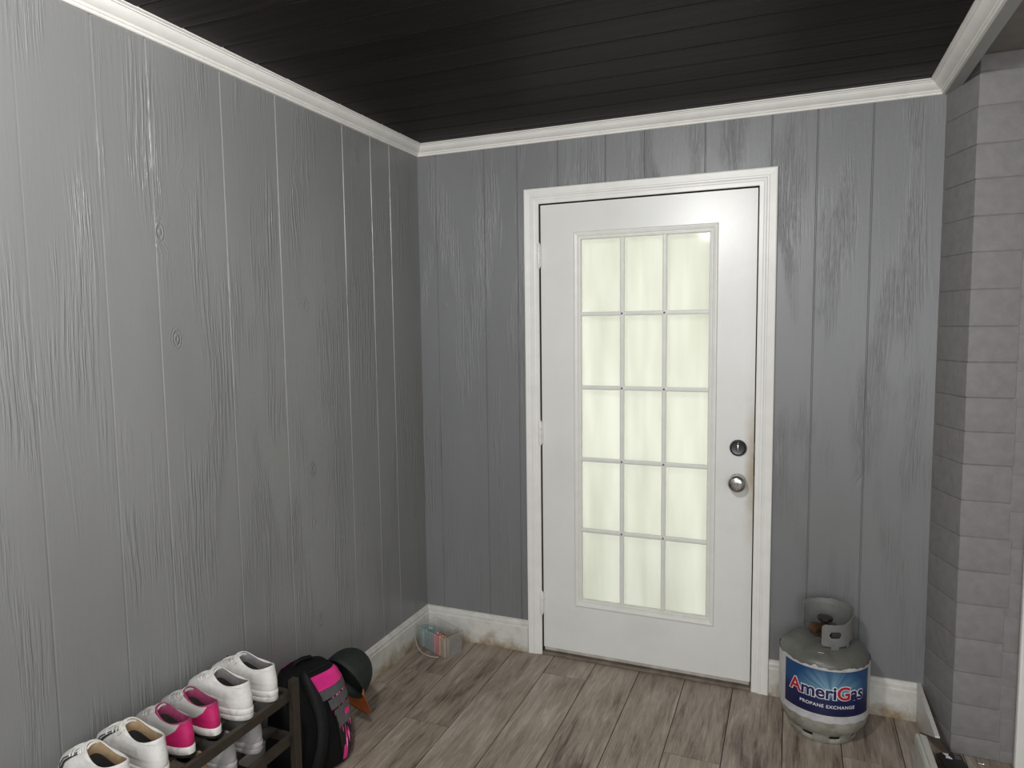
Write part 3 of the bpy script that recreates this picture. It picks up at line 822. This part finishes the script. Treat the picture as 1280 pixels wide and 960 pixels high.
b1 = make_shoe('beige mesh shoe on the lower shelf beside the grey pair', None, 'beige')
place(b1, .268, -1.652, math.radians(5), ZL)

# ---------------------------------------------------------------- shoe rack
M['rack'] = simple('espresso_wood', (.030, .023, .016), .45, var=.3, scale=30, bump=.0005)
rack = thing('shoe_rack', 'dark slatted wooden shoe rack against the left wall', 'shoe rack', (.16, -1.7, 0))
def rk(o): o.location = (-.16, 1.7, 0); return o
YE, YS = -1.333, -2.02
for yy in (YE, YS):
    for xx, h in ((.292, .478), (.037, .488)):
        bm = bmesh.new(); box(bm, xx-.011, xx+.011, yy-.013, yy+.013, 0.0, h, bev=.002)
        post = rk(obj('post', bm, M['rack'], rack))
        if xx < .1:
            bm = bmesh.new(); lathe(bm, [(.004, h-.001), (.011, h+.002), (.011, h+.006), (.005, h+.010), (.003, h+.018)], 12, mtx=Matrix.Translation((xx, yy, 0)), cap0=True, cap1=True)
            obj('finial', bm, M['black'], post, smooth=True, auto=40)
for zz in (ZT, ZL, .150):
    for yy in (YE, YS):
        bm = bmesh.new(); box(bm, .0485, .2805, yy-.009, yy+.009, zz-.033, zz-.008, bev=.002)
        rk(obj('side_rail', bm, M['rack'], rack))
    for i, xx in enumerate((.284, .205, .135, .062)):
        bm = bmesh.new()
        if i == 0: box(bm, xx-.010, xx+.006, YS+.0135, YE-.0135, zz-.030, zz-.0008, bev=.002)
        else: box(bm, xx-.020, xx+.020, YS+.0, YE-.0, zz-.0078, zz-.0008, bev=.001)
        rk(obj('slat', bm, M['rack'], rack))

# ---------------------------------------------------------------- backpack
M['nylon'] = simple('black_nylon', (.0050, .0050, .0055), .65, var=.3, scale=80, bump=.0008, spec=.2)
M['nylon_g'] = simple('grey_strap', (.010, .010, .011), .65, var=.2, scale=80, spec=.25)
M['pink'] = simple('hot_pink', (.80, .02, .26), .5, var=.1, scale=30)
M['patch'] = simple('charcoal_patch', (.095, .095, .098), .6, var=.15, scale=60)
BX, BY = .125, -1.062
bag = thing('backpack', 'black backpack with hot pink top panel slumped on the floor beside the shoe rack', 'backpack', (BX, BY, 0), math.radians(-17))
def superell(a, e): return sgnpow(math.cos(a), e), sgnpow(math.sin(a), e)
BH = [(a*.95, b, c, d) for a, b, c, d in [(0.000, .070, .105, 0), (.012, .092, .138, 0), (.06, .098, .150, .0), (.14, .096, .150, -.004), (.22, .088, .138, -.010), (.29, .078, .128, -.018), (.335, .066, .112, -.026), (.365, .048, .085, -.032), (.380, .024, .045, -.036)]]
def bagpt(i, a, g=0):
    i = max(0, min(len(BH)-1.0001, i)); k = int(i); f = i-k
    z, rx, ry, sx = [BH[k][j]+(BH[k+1][j]-BH[k][j])*f for j in range(4)]
    cx, sy = superell(a, .75)
    wob = 1+.03*math.sin(3*a+z*14)+.02*math.sin(5*a-z*23)
    return Vector((sx+(rx+g)*cx*wob, (ry+g)*sy*wob, z+g*.5*(1 if i > 7 else 0)))
bm = bmesh.new(); nb = 56; rows = []
ii = [k*.25 for k in range(33)]
for i in ii: rows.append([bm.verts.new(bagpt(i, 2*PI*k/nb)) for k in range(nb)])
for A, B in zip(rows, rows[1:]):
    for k in range(nb): bm.faces.new((A[k], A[(k+1) % nb], B[(k+1) % nb], B[k]))
bm.faces.new(rows[0][::-1]); bm.faces.new(rows[-1])
obj('body', bm, M['nylon'], bag, smooth=True)
def bagpatch(name, i0, i1, a0, a1, mat, g=.004, slant=0., n=12, parent=None):
    bm = bmesh.new(); R_ = []
    for j in range(n+1):
        t = j/n; i = i0+(i1-i0)*t
        R_.append([bm.verts.new(bagpt(i, a0+(a1-a0)*k/n+slant*t, g)) for k in range(n+1)])
    for A, B in zip(R_, R_[1:]): quadstrip(bm, A, B)
    return obj(name, bm, mat, parent or bag, smooth=True)
# front faces +x / slightly toward camera: angle 0 = +x, +90 = +y
bagpatch('top_panel', 5.15, 6.4, -.10, 1.22, M['pink'], slant=-.12)
bagpatch('pocket_panel', 4.6, 5.12, .02, 1.2, M['patch'], slant=-.03)
bagpatch('pocket_panel', 4.0, 4.52, .14, 1.2, M['patch'], slant=-.03)
pp = bagpatch('pocket_panel', 3.1, 3.92, .28, 1.2, M['patch'], slant=-.05)
bagpatch('badge', 3.42, 3.65, .60, .88, M['pink'], g=.006, n=3, parent=pp)
mf, nt, b = new_mat('flecked_print'); tc = N(nt, 'ShaderNodeTexCoord'); mp = N(nt, 'ShaderNodeMapping'); mp.inputs['Scale'].default_value = (60, 90, 16)
nt.links.new(tc.outputs['Object'], mp.inputs[0]); n = N(nt, 'ShaderNodeTexNoise', inp={'Scale': 1, 'Detail': 1}); nt.links.new(mp.outputs[0], n.inputs['Vector'])
r = ramp(nt, n.outputs[0], [(.0, (.008, .008, .009)), (.56, (.80, .04, .28)), (.70, (.85, .6, .7))]); r.color_ramp.interpolation = 'CONSTANT'
nt.links.new(r.outputs[0], b.inputs['Base Color'])
bagpatch('print', 1.2, 4.95, .30, 1.36, mf, g=.0025, slant=-.12)
bagpatch('back_panel', 6.6, 7.6, 2.4, 3.9, M['pink'])
for a0 in (-.95, -.40):
    bm = bmesh.new(); pts = []
    for k in range(19):
        t = k/18; i = 7.2-6.3*t
        p = bagpt(i, a0+.16*math.sin(t*PI)*2, .010+.022*math.sin(t*PI)); pts.append(p)
    A = []; B = []
    for k, p in enumerate(pts):
        d = (pts[min(k+1, 18)]-pts[max(k-1, 0)]).normalized(); s = d.cross(Vector((p.x, p.y, 0)).normalized()).normalized()*.019
        A.append(bm.verts.new(p-s)); B.append(bm.verts.new(p+s))
    quadstrip(bm, A, B)
    o = obj('shoulder_strap', bm, M['nylon_g'], bag, smooth=True); md = o.modifiers.new('s', 'SOLIDIFY'); md.thickness = .008; md.offset = 1
bm = bmesh.new(); tube(bm, [Vector((-.036, -.045, .345)), Vector((-.036, -.03, .368)), Vector((-.036, 0, .373)), Vector((-.036, .03, .368)), Vector((-.036, .045, .345))], .008, 8)
obj('grab_handle', bm, M['nylon'], bag, smooth=True)
bm = bmesh.new()
pts = [bagpt(6.9-.0*k, -.6+1.8*k/20, .004) for k in range(21)]; tube(bm, pts, .003, 6)
obj('zip', bm, M['nylon_g'], bag, smooth=True)

# ---------------------------------------------------------------- cap
M['capg'] = simple('black_green_cloth', (.0075, .013, .010), .7, var=.3, scale=60, bump=.0006)
M['brim'] = simple('orange_brim', (.33, .085, .02), .45, var=.2, scale=20)
a_ = Vector((.15, .90, .42)).normalized()      # crown axis, opening to button
f_ = Vector((.25, .15, -.95)); f_ = (f_-a_*f_.dot(a_)).normalized()   # direction of the brim
s_ = a_.cross(f_)
mtc = Matrix(((f_.x, s_.x, a_.x, .135), (f_.y, s_.y, a_.y, -.876), (f_.z, s_.z, a_.z, .218), (0, 0, 0, 1)))
cap = thing('baseball_cap', 'black-green baseball cap with orange brim leaning against the backpack', 'cap')
cap.matrix_world = mtc
bm = bmesh.new(); rows = []
for j in range(13):
    t = j/12*PI/2; row = []
    for k in range(48):
        a = 2*PI*k/48; seam = 1-.018*max(0, 1-abs(((a/(PI/3)) % 1)-.0)*12) if j < 12 else 1
        r = math.cos(t)**.85 if j < 12 else .03
        row.append(bm.verts.new((.098*r*math.cos(a)*seam, .086*r*math.sin(a)*seam, .118*math.sin(t)**.95)))
    rows.append(row)
for A, B in zip(rows, rows[1:]):
    for k in range(48): bm.faces.new((A[k], A[(k+1) % 48], B[(k+1) % 48], B[k]))
bm.faces.new(rows[-1])
o = obj('crown', bm, M['capg'], cap, smooth=True); md = o.modifiers.new('s', 'SOLIDIFY'); md.thickness = .002; md.offset = -1
bm = bmesh.new(); lathe(bm, [(.010, .117), (.009, .122), (.005, .125)], 16, cap1=True); obj('button', bm, M['nylon'], cap, smooth=True)
bm = bmesh.new(); R1 = []
for j in range(7):
    t = j/6; row = []
    for k in range(25):
        a = -1.15+2.3*k/24
        rx = .098+.084*t*math.cos(a*1.2); ry = .086+.008*t
        row.append(bm.verts.new((rx*math.cos(a), ry*math.sin(a), .004-.018*(math.sin(a)**2)*t-.004*t)))
    R1.append(row)
for A, B in zip(R1, R1[1:]): quadstrip(bm, A, B)
o = obj('brim', bm, None, cap, smooth=True, mats=[M['brim'], M['brim']]); md = o.modifiers.new('s', 'SOLIDIFY'); md.thickness = .003; md.offset = 0

# ---------------------------------------------------------------- box of chalk
mp_, nt, b = new_mat('clear_plastic'); nt.nodes.remove(b)
tr = N(nt, 'ShaderNodeBsdfTransparent', inp={'Color': (.93, .93, .93, 1)}); gl = N(nt, 'ShaderNodeBsdfGlossy', inp={'Roughness': .15}); df = N(nt, 'ShaderNodeBsdfDiffuse', inp={'Color': (.8, .8, .8, 1)})
m0 = N(nt, 'ShaderNodeMixShader', inp={0: .17}); m1 = N(nt, 'ShaderNodeMixShader'); fr = N(nt, 'ShaderNodeLayerWeight', inp={'Blend': .12})
L = nt.links.new
L(tr.outputs[0], m0.inputs[1]); L(df.outputs[0], m0.inputs[2]); L(fr.outputs['Facing'], m1.inputs[0]); L(m0.outputs[0], m1.inputs[1]); L(gl.outputs[0], m1.inputs[2]); L(m1.outputs[0], nt.nodes['Material Output'].inputs[0])
M['plastic'] = mp_
BO = Vector((.216, -.232, 0)); ex = (Vector((.022, -.150, 0))-BO); LW = ex.length; ex.normalize(); ey = Vector((-ex.y, ex.x, 0)) 
if ey.y < 0: ey = -ey
BD = .118; HB = .105
yawb = math.atan2(ey.y, ey.x) - PI/2
# local frame: x from left to right along the front, y away from camera
lx = -ex
mtb = Matrix(((lx.x, ey.x, 0, (BO+ex*LW).x), (lx.y, ey.y, 0, (BO+ex*LW).y), (0, 0, 1, 0), (0, 0, 0, 1)))
tub = thing('storage_box', 'clear plastic box full of coloured chalk sticks in the room corner', 'storage box'); tub.matrix_world = mtb
bm = bmesh.new()
def rrect(x0, x1, y0, y1, r, z, n=5):
    o = []
    for cx, cy, a0 in ((x1-r, y0+r, -PI/2), (x1-r, y1-r, 0), (x0+r, y1-r, PI/2), (x0+r, y0+r, PI)):
        for k in range(n+1):
            a = a0+PI/2*k/n; o.append(bm.verts.new((cx+r*math.cos(a), cy+r*math.sin(a), z)))
    return o
rows = [rrect(.006, LW-.006, .006, BD-.006, .012, .0008), rrect(.003, LW-.003, .003, BD-.003, .013, .006), rrect(0, LW, 0, BD, .014, HB), rrect(-.004, LW+.004, -.004, BD+.004, .016, HB+.001), rrect(-.004, LW+.004, -.004, BD+.004, .016, HB-.004)]
n = len(rows[0])
for A, B in zip(rows, rows[1:]):
    for k in range(n): bm.faces.new((A[k], A[(k+1) % n], B[(k+1) % n], B[k]))
bm.faces.new(rows[0][::-1])
obj('tub', bm, M['plastic'], tub, smooth=True, auto=40)
M['handle'] = simple('beige_plastic', (.42, .37, .28), .5)
bm = bmesh.new(); pts = [Vector((-.003+(LW*.84)*t, -.004-.034*math.sin(PI*t)**.8, .0030+.055*(1-t)**2.6+.004*t)) for t in [k/24 for k in range(25)]]
tube(bm, pts, .0024, 8); obj('carry_handle', bm, M['handle'], tub, smooth=True)
cols = [('teal', (0.17, 0.3, 0.29)), ('pale teal', (0.32, 0.46, 0.43)), ('grey-blue', (0.2, 0.25, 0.28)), ('pink', (0.62, 0.22, 0.25)), ('red', (0.6, 0.13, 0.11)), ('peach', (0.65, 0.35, 0.24)), ('brown', (0.34, 0.22, 0.12)), ('khaki', (0.36, 0.31, 0.2))]
cm = {k: simple('chalk_'+k.replace(' ', '_').replace('-', '_'), c, .9, var=.1, scale=40) for k, c in cols}
order = ['teal', 'pale teal', 'teal', 'grey-blue', 'teal', 'grey-blue', 'pink', 'red', 'peach', 'brown', 'khaki']
bmc = bmesh.new(); lathe(bmc, [(.0070, .0), (.0076, .002), (.0064, .078), (.0050, .081)], 14, cap0=True, cap1=True)
chalk_me = {}
base_me = bpy.data.meshes.new('chalk_stick'); bmc.to_mesh(base_me); bmc.free()
for p in base_me.polygons: p.use_smooth = True
for k in cm:
    me = base_me.copy(); me.materials.append(cm[k]); chalk_me[k] = me
rc = random.Random(3)
for r in range(3):
    for c in range(11):
        if r == 2 and c > 5: continue
        k = order[c] if r < 2 else rc.choice(['teal', 'pale teal', 'grey-blue'])
        o = bpy.data.objects.new('chalk_stick', chalk_me[k]); C.objects.link(o)
        px = .0155+c*(LW-.031)/10; py = .0155+r*.0175
        o.matrix_world = mtb @ Matrix.Translation((px, py, .0062+rc.uniform(0, .001))) @ Matrix.Rotation(rc.uniform(-.02, .02), 4, 'X')
        o.scale = (1, 1, rc.uniform(.98, 1.16))
        nm = {'teal': 'dark teal', 'pale teal': 'pale teal', 'grey-blue': 'grey-blue'}.get(k, k)
        tag(o, f'{nm} chalk stick standing in the clear plastic box', 'chalk', f'{nm} chalk sticks in the clear box')
bpy.data.meshes.remove(base_me)

# ---------------------------------------------------------------- loose trim, black battery, screw
M['pvc'] = simple('loose_trim_white', (.55, .55, .50), .4, var=.05, dirt=(.3, .28, .24), dirt_amt=.4)
lt = thing('trim_offcut', 'loose white offcut of moulding standing on the floor at the bottom right', 'trim offcut', (2.084, -.335, 0), math.radians(0))
bm = bmesh.new()
prof = [(0, 0), (0, .118), (.004, .128), (.009, .130), (.0095, .126), (.014, .125), (.0145, .130), (.034, .126), (.034, 0)]
A = [bm.verts.new((x, 0-.10*0, z)) for x, z in prof]; B = [bm.verts.new((x+.01, -.5, z)) for x, z in prof]
for i in range(len(prof)):
    j = (i+1) % len(prof); bm.faces.new((A[i], A[j], B[j], B[i]))
bm.faces.new(A[::-1]); bm.faces.new(B)
bmesh.ops.recalc_face_normals(bm, faces=bm.faces)
o = obj('board', bm, M['pvc'], lt)
bt = thing('battery_pack', 'black tool battery with small white marking beside the loose white moulding', 'battery', (2.203, -.335, 0), math.radians(4))
bm = bmesh.new(); box(bm, -.041, .041, -.065, .065, 0, .040, bev=.006); box(bm, -.034, .034, -.060, .052, .040, .052, bev=.004)
obj('case', bm, M['black'], bt, smooth=True, auto=40)
bm = bmesh.new()
q = [(-.026, .047), (-.006, .047), (-.010, .036), (-.002, .022), (-.002, .014), (-.022, .018), (-.018, .030)]
bm.faces.new([bm.verts.new((x, y, .0525)) for x, y in q][::-1]); obj('marking', bm, M['ink_white'], bt)
bm = bmesh.new(); box(bm, .008, .026, .020, .042, .0522, .0526); obj('grey_patch', bm, M['patch'], bt)
bm = bmesh.new()
mt = Matrix.Translation((2.307, -.228, .0042)) @ Matrix.Rotation(PI/2, 4, 'Y')
lathe(bm, [(.0015, -.012), (.0020, 0), (.0038, .003), (.0038, .0045)], 12, mtx=mt, cap0=True, cap1=True)
tag(obj('screw', bm, M['chrome'], smooth=True, auto=40), 'small shiny metal screw on the floor beside the black battery', 'screw')

# ---------------------------------------------------------------- camera
cx_, cy_, cz_, yaw, pit, rol, foc = 1.6698, -2.9203, 1.5333, 0.3890, -0.08423, -0.01236, 856.74
cy, sy = math.cos(yaw), math.sin(yaw); cp_, sp_ = math.cos(pit), math.sin(pit)
f = Vector((-sy*cp_, cy*cp_, sp_)); r = Vector((cy, sy, 0)); u = r.cross(f)
cr_, sr_ = math.cos(rol), math.sin(rol)
r2 = r*cr_+u*sr_; u2 = u*cr_-r*sr_
cam = bpy.data.cameras.new('camera'); cam.sensor_width = 36; cam.lens = foc*36/1280; cam.clip_start = .02
co = bpy.data.objects.new('camera', cam); C.objects.link(co)
co.matrix_world = Matrix(((r2.x, u2.x, -f.x, cx_), (r2.y, u2.y, -f.y, cy_), (r2.z, u2.z, -f.z, cz_), (0, 0, 0, 1)))
bpy.context.scene.camera = co

# ---------------------------------------------------------------- light
def area(name, loc, target, sx, sy_, e, col):
    l = bpy.data.lights.new(name, 'AREA'); l.shape = 'RECTANGLE'; l.size = sx; l.size_y = sy_; l.energy = e; l.color = col
    o = bpy.data.objects.new(name, l); C.objects.link(o); o.location = loc
    o.rotation_euler = (Vector(target)-Vector(loc)).to_track_quat('-Z', 'Y').to_euler(); return o
pl = bpy.data.lights.new('ceiling_lamp', 'POINT'); pl.energy = 92; pl.shadow_soft_size = .09; pl.color = (1, .995, .985)
po = bpy.data.objects.new('ceiling_lamp', pl); C.objects.link(po); po.location = (1.09, -2.45, 2.26)
area('fill_front', (1.9, -4.6, 1.7), (1.2, 0, 1.1), 2.6, 1.8, 66, (.98, .99, 1))  # added fill lamp behind the camera, only brightens the room
area('daylight_door', (1.08, 1.0, 1.2), (1.08, 0, 1.1), 1.6, 2.4, 28, (1, .985, .96))
w = bpy.data.worlds.new('w'); bpy.context.scene.world = w; w.use_nodes = True
w.node_tree.nodes['Background'].inputs[0].default_value = (.88, .90, .90, 1); w.node_tree.nodes['Background'].inputs[1].default_value = .30
vs = bpy.context.scene.view_settings; vs.view_transform = 'Standard'; vs.look = 'None'; vs.exposure = 0; vs.gamma = 1
